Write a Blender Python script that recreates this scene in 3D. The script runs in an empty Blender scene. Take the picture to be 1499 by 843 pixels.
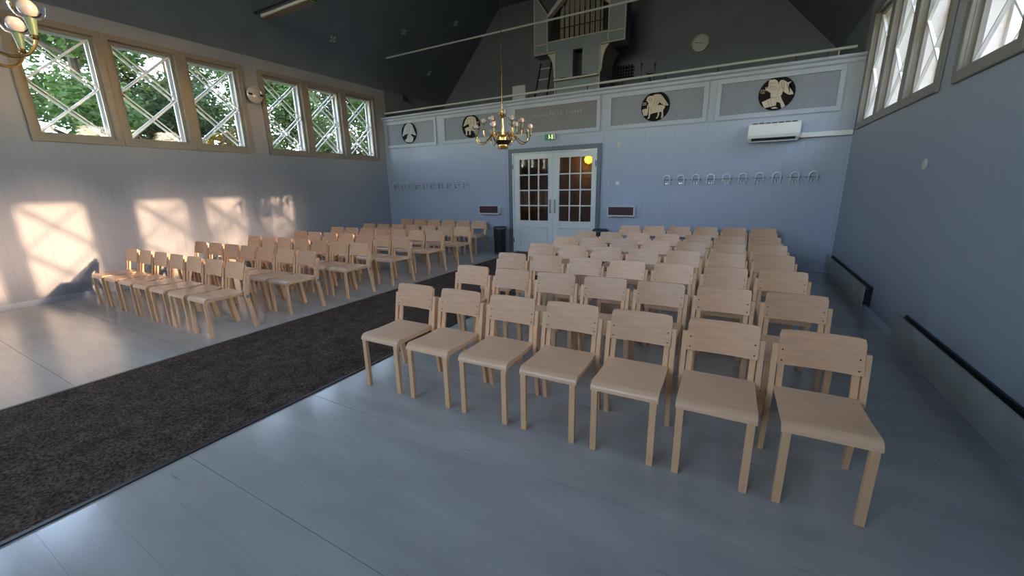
import bpy, bmesh, math, random
from mathutils import Vector, Matrix
random.seed(7)
PI = math.pi
C = bpy.context.scene.collection

# ------------------------------------------------------------------ camera, sky, sun, exposure
CAM_Z = 1.58
cd = bpy.data.cameras.new('camera'); cam = bpy.data.objects.new('camera', cd); C.objects.link(cam)
pitch, yaw, roll = -0.24576303, -0.51144048, -0.01908947
fw = Vector((math.sin(yaw)*math.cos(pitch), math.cos(yaw)*math.cos(pitch), math.sin(pitch)))
rt = Vector((math.cos(yaw), -math.sin(yaw), 0)); up = rt.cross(fw)
r2 = rt*math.cos(roll)+up*math.sin(roll); u2 = -rt*math.sin(roll)+up*math.cos(roll)
m = Matrix((r2, u2, -fw)).transposed().to_4x4(); m.translation = (0, 0, CAM_Z)
cam.matrix_world = m
cd.sensor_width = 36; cd.lens = 587.44/1499*36; cd.clip_start = .05; cd.clip_end = 300
bpy.context.scene.camera = cam
sc = bpy.context.scene
sc.view_settings.view_transform = 'Standard'; sc.view_settings.look = 'None'
sc.view_settings.gamma = 1; sc.view_settings.use_curve_mapping = False
sc.view_settings.exposure = 3.68
sc.cycles.max_bounces = 10; sc.cycles.diffuse_bounces = 6; sc.cycles.glossy_bounces = 4
sc.cycles.transparent_max_bounces = 16; sc.cycles.transmission_bounces = 6
sc.cycles.sample_clamp_indirect = 6; sc.cycles.caustics_reflective = False; sc.cycles.caustics_refractive = False

SUN_DIR = Vector((10.6, 2.6, 2.41)).normalized()
w = bpy.data.worlds.new('sky'); sc.world = w; w.use_nodes = True
nt = w.node_tree; bg = nt.nodes['Background']
sky = nt.nodes.new('ShaderNodeTexSky'); sky.sky_type = 'NISHITA'; sky.sun_disc = False
sky.sun_elevation = math.asin(SUN_DIR.z); sky.sun_rotation = math.atan2(SUN_DIR.x, SUN_DIR.y)
sky.air_density = 1.0; sky.dust_density = .3; sky.ozone_density = 1.5
hz = nt.nodes.new('ShaderNodeMix'); hz.data_type = 'RGBA'; hz.inputs[0].default_value = .5          # thin bright cloud over the blue
hz.inputs[7].default_value = (1.05, .98, .92, 1); nt.links.new(sky.outputs[0], hz.inputs[6])
nt.links.new(hz.outputs[2], bg.inputs[0]); bg.inputs[1].default_value = 0.36

def sun(name, energy, angle, col):
    l = bpy.data.lights.new(name, 'SUN'); l.energy = energy; l.angle = math.radians(angle); l.color = col
    o = bpy.data.objects.new(name, l); C.objects.link(o)
    o.rotation_euler = SUN_DIR.to_track_quat('Z', 'Y').to_euler(); o.location = SUN_DIR*30
    return o
sun('sun', .74, 0.6, (1.0, .64, .38))
sun('sun_haze', 0.62, 5.5, (1.0, .68, .45))      # bright haze round the low sun

# ------------------------------------------------------------------ materials
def mat(name, col, rough=.5, metal=0, var=0, scale=8, stretch=(1, 1, 1), bump=0, bscale=60, emit=None, estr=0, rnd=0, spec=.5, coat=0):
    m = bpy.data.materials.new(name); m.use_nodes = True; n = m.node_tree.nodes; L = m.node_tree.links
    p = n['Principled BSDF']; p.inputs['Base Color'].default_value = (*col, 1); p.inputs['Roughness'].default_value = rough
    p.inputs['Metallic'].default_value = metal; p.inputs['Specular IOR Level'].default_value = spec
    p.inputs['Coat Weight'].default_value = coat
    tc = n.new('ShaderNodeTexCoord'); mp = n.new('ShaderNodeMapping'); mp.inputs['Scale'].default_value = stretch
    L.new(tc.outputs['Object'], mp.inputs['Vector'])
    last = None
    if var:
        t = n.new('ShaderNodeTexNoise'); t.inputs['Scale'].default_value = scale; t.inputs['Detail'].default_value = 6
        L.new(mp.outputs[0], t.inputs['Vector'])
        r = n.new('ShaderNodeMapRange'); r.inputs['From Min'].default_value = .3; r.inputs['From Max'].default_value = .7
        r.inputs['To Min'].default_value = 1-var; r.inputs['To Max'].default_value = 1+var
        L.new(t.outputs[0], r.inputs['Value']); last = r.outputs[0]
    if rnd:
        oi = n.new('ShaderNodeObjectInfo'); r = n.new('ShaderNodeMapRange')
        r.inputs['To Min'].default_value = 1-rnd; r.inputs['To Max'].default_value = 1+rnd
        L.new(oi.outputs['Random'], r.inputs['Value'])
        if last:
            mu = n.new('ShaderNodeMath'); mu.operation = 'MULTIPLY'; L.new(last, mu.inputs[0]); L.new(r.outputs[0], mu.inputs[1]); last = mu.outputs[0]
        else: last = r.outputs[0]
    if last:
        v = n.new('ShaderNodeVectorMath'); v.operation = 'SCALE'; v.inputs[0].default_value = col
        L.new(last, v.inputs['Scale']); L.new(v.outputs[0], p.inputs['Base Color'])
    if bump:
        t = n.new('ShaderNodeTexNoise'); t.inputs['Scale'].default_value = bscale; t.inputs['Detail'].default_value = 4
        L.new(mp.outputs[0], t.inputs['Vector'])
        b = n.new('ShaderNodeBump'); b.inputs['Strength'].default_value = bump; b.inputs['Distance'].default_value = .01
        L.new(t.outputs[0], b.inputs['Height']); L.new(b.outputs[0], p.inputs['Normal'])
    if emit: p.inputs['Emission Color'].default_value = (*emit, 1); p.inputs['Emission Strength'].default_value = estr
    return m
def glassmat(name, tint=(1, 1, 1), ior=1.45):
    m = bpy.data.materials.new(name); m.use_nodes = True; n = m.node_tree.nodes; L = m.node_tree.links
    n.remove(n['Principled BSDF']); out = n['Material Output']
    t = n.new('ShaderNodeBsdfTransparent'); t.inputs[0].default_value = (*tint, 1)
    g = n.new('ShaderNodeBsdfGlossy'); g.inputs['Roughness'].default_value = .02
    f = n.new('ShaderNodeFresnel'); f.inputs[0].default_value = ior
    x = n.new('ShaderNodeMixShader'); L.new(f.outputs[0], x.inputs[0]); L.new(t.outputs[0], x.inputs[1]); L.new(g.outputs[0], x.inputs[2])
    L.new(x.outputs[0], out.inputs[0]); return m
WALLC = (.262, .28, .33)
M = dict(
 wall_b=mat('rear_boarding_lit', (.36, .395, .49), .55, var=.07, scale=3, stretch=(1, 1, .3), bump=.12, bscale=90),  # same paint as the side walls; brighter front light put into its colour
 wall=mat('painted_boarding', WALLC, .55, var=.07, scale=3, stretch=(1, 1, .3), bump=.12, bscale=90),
 parapet=mat('parapet_paint', (.36, .395, .475), .5, var=.05, scale=4, bump=.08),
 field_brown=mat('panel_field_taupe', (.17, .165, .17), .6, var=.07, scale=14),
 field_grey=mat('panel_field_grey', (.20, .215, .26), .55, var=.06, scale=9),
 dark=mat('ceiling_paint_dimmed', (.14, .172, .215), .75, var=.08, scale=2, bump=.1, bscale=40),  # darker than the likely paint; dimness of ceiling and gallery put into the colour
 floor=mat('floor_paint', (.39, .395, .39), .19, var=.12, scale=2.2, stretch=(.5, 2, 1), bump=.05, bscale=16, spec=.85),
 seam=mat('floor_joint', (.02, .022, .025), .8),
 carpet=None,
 matte=mat('matte_black', (.006, .006, .007), .9, spec=.1), corbel=mat('corbel_wood', (.26, .21, .15), .6, var=.15),
 sash_gloss=mat('reveal_white', (.84, .80, .76), .35),
 dish=mat('opal_glass_dish', (.40, .39, .38), .12, coat=.5),
 birch_b=mat('birch_backrest_shaded', (.60, .345, .20), .36, var=.08, scale=14, stretch=(.35, 3, 3), rnd=.14),  # darker than the seat birch; shading of the backrests put into the colour
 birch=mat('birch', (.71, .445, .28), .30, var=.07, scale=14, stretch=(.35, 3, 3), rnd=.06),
 birch_v=mat('birch_upright', (.71, .43, .24), .42, var=.08, scale=16, stretch=(3, 3, .3), rnd=.05),
 casing=mat('window_casing_taupe', (.205, .185, .165), .5, var=.06, scale=5),
 white=mat('white_paint', (.66, .66, .66), .4, var=.03, scale=5),
 sash=mat('outer_sash_white', (.74, .75, .78), .4),
 cream=mat('cream_paint', (.50, .47, .42), .5),
 doorframe=mat('door_surround_blue_grey', (.11, .135, .16), .5, var=.04),
 steel=mat('steel', (.6, .6, .6), .3, 1), carve=mat('carved_shadow_brown', (.16, .12, .09), .9), hoop=mat('hoop_light_metal', (.72, .74, .76), .3, .2), fitting=mat('fitting_grey', (.25, .25, .25), .5, .5), darkmetal=mat('dark_metal', (.03, .03, .035), .4, .6),
 brass=mat('brass', (.75, .47, .16), .22, 1), black=mat('black_plastic', (.012, .013, .016), .4),
 brown_black=mat('medallion_black', (.010, .008, .007), .85, spec=.2),
 figure=mat('figure_cream', (.50, .42, .33), .6, var=.1, scale=30),
 figure_pale=mat('figure_pale', (.40, .42, .46), .6, var=.1, scale=30),
 maroon=mat('maroon_front', (.045, .012, .014), .6, var=.1, scale=40),
 sleeve=mat('green_sleeve', (.10, .15, .07), .4),
 bulb=mat('frosted_bulb', (.50, .42, .38), .25),
 glass=glassmat('window_glass', ior=1.35), bowl=glassmat('glass_bowl', (.97, .98, .98), 1.4),
 heater=mat('heater_panel_grey', (.25, .26, .25), .5, var=.12, scale=4),
 organ=mat('organ_case_blue_grey', (.20, .24, .28), .5, var=.05), organ_side=mat('organ_side_dark', (.05, .06, .075), .6),
 pipe=mat('organ_pipe', (.36, .33, .30), .35, .0), wood=mat('wood_brown', (.17, .11, .06), .5, var=.2, scale=6, stretch=(.3, 3, 3)),
 rod=mat('rod_grey', (.42, .46, .47), .5), ac=mat('ac_white', (.70, .68, .66), .35),
 exitgreen=mat('exit_green', (.01, .10, .04), .5, emit=(.01, .25, .08), estr=.02),
 exitlit=mat('exit_lit', (.6, .8, .3), .5, emit=(.8, 1, .3), estr=.07),
 lobby=mat('lobby_wall', (.10, .075, .06), .8, var=.15, scale=5),
 lobbylamp=mat('lobby_lamp', (.9, .5, .1), .5, emit=(1, .40, .03), estr=.16),
 grass=mat('grass', (.06, .10, .03), .9, var=.3, scale=1), bark=mat('bark', (.09, .065, .045), .9, var=.3, scale=6, stretch=(3, 3, .5)),
 siding=mat('neighbour_boarding', (.86, .74, .69), .8, var=.05, scale=3), roofing=mat('roofing', (.10, .05, .04), .8, var=.2, scale=10),
)
def carpet_mat():
    m = mat('ribbed_carpet', (.078, .055, .044), .95, var=.35, scale=7, bump=0); n = m.node_tree.nodes; L = m.node_tree.links
    p = n['Principled BSDF']; p.inputs['Specular IOR Level'].default_value = .15
    tc = n.new('ShaderNodeTexCoord'); wv = n.new('ShaderNodeTexWave'); wv.bands_direction = 'X'; wv.inputs['Scale'].default_value = 22
    wv.inputs['Distortion'].default_value = 1.2; wv.inputs['Detail'].default_value = 2; wv.inputs['Detail Scale'].default_value = 6
    L.new(tc.outputs['Object'], wv.inputs['Vector'])
    b = n.new('ShaderNodeBump'); b.inputs['Strength'].default_value = .9; b.inputs['Distance'].default_value = .006
    ns = n.new('ShaderNodeTexNoise'); ns.inputs['Scale'].default_value = 120; L.new(tc.outputs['Object'], ns.inputs['Vector'])
    ad = n.new('ShaderNodeMath'); ad.operation = 'ADD'; L.new(wv.outputs['Fac'], ad.inputs[0]); L.new(ns.outputs[0], ad.inputs[1])
    L.new(ad.outputs[0], b.inputs['Height']); L.new(b.outputs[0], p.inputs['Normal'])
    ns2 = n.new('ShaderNodeTexNoise'); ns2.inputs['Scale'].default_value = 70; L.new(tc.outputs['Object'], ns2.inputs['Vector'])
    r = n.new('ShaderNodeMapRange'); r.inputs['From Min'].default_value = .35; r.inputs['From Max'].default_value = .7; r.inputs['To Min'].default_value = .4; r.inputs['To Max'].default_value = 2.2
    L.new(ns2.outputs[0], r.inputs['Value'])
    v = n.new('ShaderNodeVectorMath'); v.operation = 'SCALE'; L.new(p.inputs['Base Color'].links[0].from_socket, v.inputs[0]); L.new(r.outputs[0], v.inputs['Scale'])
    L.new(v.outputs[0], p.inputs['Base Color']); return m
M['carpet'] = carpet_mat()
def scuffs(m):
    n = m.node_tree.nodes; L = m.node_tree.links; p = n['Principled BSDF']; tc = n.new('ShaderNodeTexCoord'); src = p.inputs['Base Color'].links[0].from_socket
    f = None
    for st, sca, lo, hi, amt in (((.35, 6, 1), 9, .70, .76, .55), ((1, 1, 1), 34, .74, .78, .35)):
        mp = n.new('ShaderNodeMapping'); mp.inputs['Scale'].default_value = st; L.new(tc.outputs['Object'], mp.inputs[0])
        t = n.new('ShaderNodeTexNoise'); t.inputs['Scale'].default_value = sca; t.inputs['Detail'].default_value = 3; L.new(mp.outputs[0], t.inputs['Vector'])
        r = n.new('ShaderNodeMapRange'); r.inputs['From Min'].default_value = lo; r.inputs['From Max'].default_value = hi; r.inputs['To Min'].default_value = 1; r.inputs['To Max'].default_value = amt
        L.new(t.outputs[0], r.inputs['Value']); v = n.new('ShaderNodeVectorMath'); v.operation = 'SCALE'; L.new(src, v.inputs[0]); L.new(r.outputs[0], v.inputs['Scale']); src = v.outputs[0]
    L.new(src, p.inputs['Base Color'])
scuffs(M['floor'])
def leafmat(name, col, col2):
    m = mat(name, col, .6); n = m.node_tree.nodes; L = m.node_tree.links; p = n['Principled BSDF']
    g = n.new('ShaderNodeNewGeometry'); cr = n.new('ShaderNodeValToRGB'); cr.color_ramp.elements[0].color = (*col, 1); cr.color_ramp.elements[1].color = (*col2, 1)
    L.new(g.outputs['Random Per Island'], cr.inputs[0]); L.new(cr.outputs[0], p.inputs['Base Color'])
    tr = n.new('ShaderNodeBsdfTranslucent'); L.new(cr.outputs[0], tr.inputs[0]); mx = n.new('ShaderNodeMixShader'); mx.inputs[0].default_value = .4
    L.new(p.outputs[0], mx.inputs[1]); L.new(tr.outputs[0], mx.inputs[2]); L.new(mx.outputs[0], n['Material Output'].inputs[0]); return m
M['leaf_a'] = leafmat('leaves_green', (.04, .09, .02), (.13, .20, .05))
M['leaf_b'] = leafmat('leaves_dark', (.02, .045, .015), (.07, .11, .04))
M['leaf_c'] = leafmat('leaves_yellow', (.20, .17, .03), (.45, .24, .04))

# ------------------------------------------------------------------ helpers
def box(bm, x0, x1, y0, y1, z0, z1):
    vs = [bm.verts.new((x, y, z)) for x in (x0, x1) for y in (y0, y1) for z in (z0, z1)]
    for f in ((0, 1, 3, 2), (4, 6, 7, 5), (0, 4, 5, 1), (2, 3, 7, 6), (0, 2, 6, 4), (1, 5, 7, 3)): bm.faces.new([vs[i] for i in f])
    return vs
def prism(bm, pts, d0, d1, axis='y'):
    """pts: 2D outline; extruded from d0 to d1 along axis. axis y: (x,z); x: (y,z); z: (x,y)."""
    def P(p, d): return (p[0], d, p[1]) if axis == 'y' else (d, p[0], p[1]) if axis == 'x' else (p[0], p[1], d)
    a = [bm.verts.new(P(p, d0)) for p in pts]; b = [bm.verts.new(P(p, d1)) for p in pts]; n = len(pts)
    bm.faces.new(a); bm.faces.new(b[::-1])
    for i in range(n): bm.faces.new((a[i], b[i], b[(i+1) % n], a[(i+1) % n]))
def smooth_path(pts, k=4):
    P_ = [Vector(p) for p in pts]; P_ = [P_[0]*2-P_[1]]+P_+[P_[-1]*2-P_[-2]]; out = []
    for i in range(1, len(P_)-2):
        a, b, c, d = P_[i-1:i+3]
        for j in range(k):
            t = j/k; out.append(.5*((2*b)+(c-a)*t+(2*a-5*b+4*c-d)*t*t+(3*b-a-3*c+d)*t**3))
    return out+[P_[-2]]
def tube(bm, pts, r, n=8, cap=True):
    rs = r if isinstance(r, (list, tuple)) else [r]*len(pts); pts = [Vector(p) for p in pts]; rings = []
    for i, p in enumerate(pts):
        d = (pts[min(i+1, len(pts)-1)]-pts[max(i-1, 0)]).normalized()
        a = d.orthogonal().normalized() if i == 0 else (rings_a - d*rings_a.dot(d)).normalized()
        rings_a = a; b = d.cross(a)
        rings.append([bm.verts.new(p+(a*math.cos(t)+b*math.sin(t))*rs[i]) for t in [2*PI*k/n for k in range(n)]])
    for A, B in zip(rings, rings[1:]):
        for k in range(n): bm.faces.new((A[k], A[(k+1) % n], B[(k+1) % n], B[k]))
    if cap: bm.faces.new(rings[0][::-1]); bm.faces.new(rings[-1])
def lathe(bm, prof, cx=0, cy=0, n=16, axis='z', cap=True):
    rings = []
    for r, z in prof:
        ring = []
        for k in range(n):
            t = 2*PI*k/n; a, b = r*math.cos(t), r*math.sin(t)
            ring.append(bm.verts.new((cx+a, cy+b, z) if axis == 'z' else (cx+a, z, cy+b) if axis == 'y' else (z, cx+a, cy+b)))
        rings.append(ring)
    for A, B in zip(rings, rings[1:]):
        for k in range(n): bm.faces.new((A[k], A[(k+1) % n], B[(k+1) % n], B[k]))
    if not cap: return
    if prof[0][0] > 1e-4: bm.faces.new(rings[0][::-1])
    if prof[-1][0] > 1e-4: bm.faces.new(rings[-1])
def finish(bm, name, mt, bevel=0, smooth=False):
    bmesh.ops.remove_doubles(bm, verts=bm.verts, dist=1e-6)
    bmesh.ops.recalc_face_normals(bm, faces=bm.faces)
    if bevel: bmesh.ops.bevel(bm, geom=[e for e in bm.edges if e.is_manifold and e.calc_face_angle(0) > .5], offset=bevel, segments=2, affect='EDGES', clamp_overlap=True)
    me = bpy.data.meshes.new(name); bm.to_mesh(me); bm.free(); me.materials.append(mt)
    if smooth:
        for p in me.polygons: p.use_smooth = True
        try: me.set_sharp_from_angle(angle=math.radians(40))
        except Exception: pass
    return me
def tag(o, label=None, cat=None, group=None, kind=None):
    if label: o['label'] = label
    if cat: o['category'] = cat
    if group: o['group'] = group
    if kind: o['kind'] = kind
    return o
def link(name, me, parent=None, loc=(0, 0, 0)):
    o = bpy.data.objects.new(name, me); C.objects.link(o); o.location = loc
    if parent: o.parent = parent
    return o
def obj(name, fn, mt, parent=None, loc=(0, 0, 0), bevel=0, smooth=False, **k):
    bm = bmesh.new(); fn(bm); o = link(name, finish(bm, name, mt, bevel, smooth), parent, loc)
    return tag(o, **k) if k else o
def thing(name, label, cat, loc=(0, 0, 0), rz=0, group=None, kind=None):
    o = bpy.data.objects.new(name, None); C.objects.link(o); o.location = loc; o.rotation_euler[2] = rz; o.empty_display_size = .1
    return tag(o, label, cat, group, kind)
def copy_tree(o, parent=None):
    c = o.copy(); C.objects.link(c); c.parent = parent
    for ch in KIDS.get(o.as_pointer(), []): copy_tree(ch, c)
    return c
KIDS = {}
def index_kids(root):
    for o in root.children: KIDS.setdefault(root.as_pointer(), []).append(o); index_kids(o)

XL, XR, YB, YF, YG = -9.05, 1.503, 8.85, -5.0, 11.7
XC = (XL+XR)/2; ZT = 4.28; ZF = 6.73; XA, XBb = -6.81, -0.735; ZP = 3.5; ZGAL = 2.7
Z0W, Z1W = 2.365, 4.055
GROUPS = [2.01, 5.465, -1.445, -4.9]; UW = 1.043          # first y of each group, unit width

# ------------------------------------------------------------------ floor
fl = obj('floor', lambda b: box(b, XL-.2, XR+.2, YF-.2, YG+.2, -.25, -.02), M['seam'], kind='structure')
PW = .2131; strong = .9
y = strong-PW*28; k = 0; me = None
while y < YB:
    gap = .0028 if k % 4 == 0 else .0005
    y0 = max(y, YF)+gap
    bm = bmesh.new(); box(bm, XL, XR, y0, min(y+PW, YB+.2), -.02, 0)
    o = link('plank', finish(bm, 'plank', M['floor']), fl); y += PW; k += 1

# ------------------------------------------------------------------ walls
def side_wall(name, x0, x1, inner, sgn):
    def f(b):
        box(b, x0, x1, YF-.2, YG+.2, -.02, Z0W+.09); box(b, x0, x1, YF-.2, YG+.2, Z1W-.09, ZT+.1)
        ys = sorted(GROUPS); e = YF-.2
        for g in ys:
            for k in range(3):
                a = g+k*UW
                box(b, x0, x1, e, a+.09, Z0W+.09, Z1W-.09); e = a+UW-.09
        box(b, x0, x1, e, YG+.2, Z0W+.09, Z1W-.09)
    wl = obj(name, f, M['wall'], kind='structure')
    # painted tongue-and-groove boards below the sills
    bw = .142; n = int((YB+.9)/bw); t = .008
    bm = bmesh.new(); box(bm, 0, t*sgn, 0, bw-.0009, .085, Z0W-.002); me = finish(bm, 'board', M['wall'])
    for i in range(n): link('board', me, wl, (inner, YB-bw*(i+1), 0))
    return wl
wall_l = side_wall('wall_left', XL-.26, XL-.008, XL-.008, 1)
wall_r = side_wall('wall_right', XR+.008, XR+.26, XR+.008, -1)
DX0, DX1, DZ = -4.88, -2.79, 2.36
def fb(b):
    for x0, x1, z0, z1 in ((XL-.2, DX0, -.02, ZP-.05), (DX1, XR+.2, -.02, ZP-.05), (DX0, DX1, DZ, ZP-.05)): box(b, x0, x1, YB+.008, YB+.15, z0, z1)
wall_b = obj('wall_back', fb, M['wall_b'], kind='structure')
bw = .142; n = int((XR-XL)/bw)+1
def bd(z0, z1, h=bw):
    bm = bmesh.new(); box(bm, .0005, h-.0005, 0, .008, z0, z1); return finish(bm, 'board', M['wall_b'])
meF, meT = bd(.085, 2.69), bd(2.46, 2.69)
for i in range(n):
    x = XL+bw*i
    if x+bw > XR: break
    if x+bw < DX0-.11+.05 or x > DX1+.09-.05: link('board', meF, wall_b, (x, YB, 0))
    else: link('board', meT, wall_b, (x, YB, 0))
# wall behind the camera; unseen tall windows sized and raised to light the hall
FW = [(-6.75, -4.9), (-4.7, -2.85), (-2.65, -.8)]; FZ0, FZ1 = 2.6, 6.2
def ff(b):
    e = XL-.2
    for a, c in FW:
        box(b, e, a, YF-.2, YF, -.02, 7.0); box(b, a, c, YF-.2, YF, -.02, FZ0); box(b, a, c, YF-.2, YF, FZ1, 7.0); e = c
    box(b, e, XR+.2, YF-.2, YF, -.02, 7.0)
wf = obj('wall_front', ff, M['wall'], kind='structure')
gab = [(XL-.2, -.02), (XR+.2, -.02), (XR+.2, ZT), (XR, ZT), (XBb, ZF+.02), (XA, ZF+.02), (XL, ZT), (XL-.2, ZT)]
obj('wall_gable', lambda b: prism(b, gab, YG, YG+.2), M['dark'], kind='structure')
def fc(b):
    prism(b, [(XL-.3, ZT-.3*1.09), (XL, ZT), (XA, ZF), (XBb, ZF), (XR, ZT), (XR+.3, ZT-.3*1.09), (XR+.3, ZT-.1), (XBb+.1, ZF+.25), (XA-.1, ZF+.25), (XL-.3, ZT-.1)], YF-.2, YG+.2)
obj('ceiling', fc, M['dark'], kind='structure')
obj('upper_wall_left', lambda b: box(b, XL-.004, XL+.0, YB+.15, YG, ZGAL, ZT), M['dark'], kind='structure').name = 'gallery_shade_left'  # dark skin over the side wall, gallery shade put into its colour
obj('gallery_shade_right', lambda b: box(b, XR, XR+.004, YB+.15, YG, ZGAL, ZT), M['dark'], kind='structure')  # same dark skin on the opposite wall, shade held in the colour
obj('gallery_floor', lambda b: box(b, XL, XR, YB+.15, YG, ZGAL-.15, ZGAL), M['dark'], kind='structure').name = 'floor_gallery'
for nm, x0, x1 in (('baseboard_left', XL, XL+.012), ('baseboard_right', XR-.012, XR)):
    obj(nm, lambda b: box(b, x0, x1, YF, YB, 0, .085), M['parapet'], kind='structure')
def bb(b): box(b, XL+.012, DX0-.11, YB-.012, YB+.008, 0, .085); box(b, DX1+.09, XR-.012, YB-.012, YB+.008, 0, .085)
obj('baseboard_back', bb, M['parapet'], kind='structure')
obj('trim_1', lambda b: box(b, XR-.025, XR, YB-.02, YB+.01, .085, 2.69), M['parapet'], kind='structure')

# ------------------------------------------------------------------ parapet of the gallery
par = thing('gallery_parapet', None, None, kind='structure')
obj('rail_board', lambda b: box(b, XL, XR, YB-.004, YB+.01, 2.69, ZP-.05), M['parapet'], par)
def corn(b):
    prism(b, [(YB-.065, ZP+.03), (YB-.065, ZP-.005), (YB-.03, ZP-.03), (YB-.03, ZP-.075), (YB-.012, ZP-.095), (YB-.004, ZP-.095), (YB+.15, ZP-.05), (YB+.15, ZP+.03)], XL, XR, 'x')
obj('cornice', corn, M['parapet'], par)
PANELS = [(-8.97, -7.14), (-6.93, -5.05), (-4.87, -2.75), (-2.60, -.71), (-.575, 1.29)]
for i, (a, c) in enumerate(PANELS):
    fmat = M['field_brown'] if i == 2 else M['field_grey']
    obj('panel', lambda b: box(b, a+.075, c-.075, YB-.009, YB-.004, 2.775, 3.325), fmat, par)
    def fr(b):
        for (x0, x1, z0, z1) in ((a, c, 2.70, 2.78), (a, c, 3.32, 3.395), (a, a+.08, 2.78, 3.32), (c-.08, c, 2.78, 3.32)):
            box(b, x0, x1, YB-.03, YB-.004, z0, z1)
    obj('panel_frame', fr, M['parapet'], par, bevel=.008)
# faint worn script on the middle panel
def scr(b):
    x = -4.3
    while x < -3.0:
        if random.random() < .8 and (x < -3.9 and random.random() < .4 or x > -3.55 or random.random() < .35):
            zz = 3.12+random.uniform(-.01, .01); h = random.choice((.05, .08, .05))
            p = [(x+random.uniform(0, .03), YB-.0095, zz+t*h) for t in (0, .5, 1)]
            tube(b, p, .0035, 4)
            tube(b, [(x, YB-.0095, zz+.02), (x+.03, YB-.0095, zz+.04)], .003, 4)
        x += .065
obj('inscription', scr, M['cream'], par)

# ------------------------------------------------------------------ windows
W_IN, H_IN = .88, Z1W-Z0W-.16
def window_proto():
    """local frame: wall plane x=0, room on +x; unit spans y 0..UW, z Z0W..Z1W"""
    w = thing('window_0', None, None, kind='structure')
    def cas(b):
        a, t = .085, .03
        box(b, -.005, t, .003, UW-.003, Z0W, Z0W+a); box(b, -.005, t, .003, UW-.003, Z1W-a, Z1W)
        box(b, -.005, t, .003, a, Z0W+a, Z1W-a); box(b, -.005, t, UW-a, UW-.003, Z0W+a, Z1W-a)
    obj('casing', cas, M['casing'], w, bevel=.005)
    y0, y1, z0, z1 = .085, UW-.085, Z0W+.085, Z1W-.085
    def reveal(b):
        t = .006
        box(b, xa_, xb_, y0, y0+t, z0, z1); box(b, xa_, xb_, y1-t, y1, z0, z1); box(b, xa_, xb_, y0+t, y1-t, z0, z0+t); box(b, xa_, xb_, y0+t, y1-t, z1-t, z1)
    xa_, xb_ = -.06, 0; obj('reveal', reveal, M['casing'], w)
    xa_, xb_ = -.262, -.0605; obj('outer_reveal', reveal, M['sash_gloss'], w)
    for nm, xa, fw_, mt, bwid in (('inner_sash', -.035, .050, M['casing'], .016), ('outer_sash', -.20, .05, M['sash'], .029)):
        def sash(b):
            d = .035; f = fw_
            box(b, xa-d, xa, y0+.006, y1-.006, z0+.006, z0+f); box(b, xa-d, xa, y0+.006, y1-.006, z1-f, z1-.006)
            box(b, xa-d, xa, y0+.006, y0+f, z0+f, z1-f); box(b, xa-d, xa, y1-f, y1-.006, z0+f, z1-f)
        s = obj(nm, sash, mt, w)
        ya, yb, za, zb = y0+fw_, y1-fw_, z0+fw_, z1-fw_; zm = (za+zb)/2
        segs = [((ya, za), (yb, zm)), ((ya, zm), (yb, za)), ((ya, zm), (yb, zb)), ((ya, zb), (yb, zm))]
        for (p, q) in segs:
            def bar(b):
                dy, dz = q[0]-p[0], q[1]-p[1]; L = math.hypot(dy, dz); ny, nz = -dz/L*bwid/2, dy/L*bwid/2
                prism(b, [(p[0]+ny, p[1]+nz), (p[0]-ny, p[1]-nz), (q[0]-ny, q[1]-nz), (q[0]+ny, q[1]+nz)], xa-.032, xa-.003, 'x')
            obj('muntin', bar, M['sash'], s)
        ym = (ya+yb)/2; zq1, zq3 = (za+zm)/2, (zm+zb)/2
        polys = [[(ya, za), (yb, za), (ym, zq1)], [(ya, za), (ym, zq1), (ya, zm)], [(yb, za), (yb, zm), (ym, zq1)],
                 [(ya, zm), (ym, zq1), (yb, zm), (ym, zq3)], [(ya, zm), (ym, zq3), (ya, zb)], [(yb, zm), (yb, zb), (ym, zq3)], [(ya, zb), (ym, zq3), (yb, zb)]]
        for pl in polys:
            me = bpy.data.meshes.new('pane'); me.from_pydata([(xa-.018, a_, b_) for a_, b_ in pl], [], [list(range(len(pl)))]); me.materials.append(M['glass'])
            link('pane', me, s)
    return w
wp = window_proto(); index_kids(wp); nwin = 0; first = True
for side in (0, 1):
    for g in GROUPS:
        for k in range(3):
            nwin += 1
            if first: o = wp; first = False
            else: o = copy_tree(wp)
            o.name = 'window_%d' % nwin; o['kind'] = 'structure'
            if side == 0: o.location = (XL, g+k*UW, 0)
            else: o.location = (XR, g+(k+1)*UW, 0); o.rotation_euler[2] = PI
for i, (a, c) in enumerate(FW):
    o = thing('window_%d' % (nwin+1+i), None, None, kind='structure')
    def fr(b):
        box(b, a, c, YF-.15, YF-.05, FZ0, FZ0+.08); box(b, a, c, YF-.15, YF-.05, FZ1-.08, FZ1)
        for x in (a, (a+c)/2-.04, c-.08): box(b, x, x+.08, YF-.15, YF-.05, FZ0+.08, FZ1-.08)
    obj('window_frame', fr, M['white'], o)
    obj('pane', lambda b: box(b, a+.08, c-.08, YF-.105, YF-.1, FZ0+.08, FZ1-.08), M['glass'], o)
def portal(name, loc, sx, sy, rot):
    l = bpy.data.lights.new(name, 'AREA'); l.shape = 'RECTANGLE'; l.size = sx; l.size_y = sy; l.cycles.is_portal = True; l.energy = 1
    o = bpy.data.objects.new(name, l); C.objects.link(o); o.location = loc; o.rotation_euler = rot
for g in GROUPS:
    portal('daylight_opening', (XL-.3, g+1.56, 3.21), 1.5, 3.1, (0, -PI/2, 0))
    portal('daylight_opening', (XR+.3, g+1.56, 3.21), 1.5, 3.1, (0, PI/2, 0))
for a, c in FW: portal('daylight_opening', ((a+c)/2, YF-.25, (FZ0+FZ1)/2), c-a, FZ1-FZ0, (PI/2, 0, 0))

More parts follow.
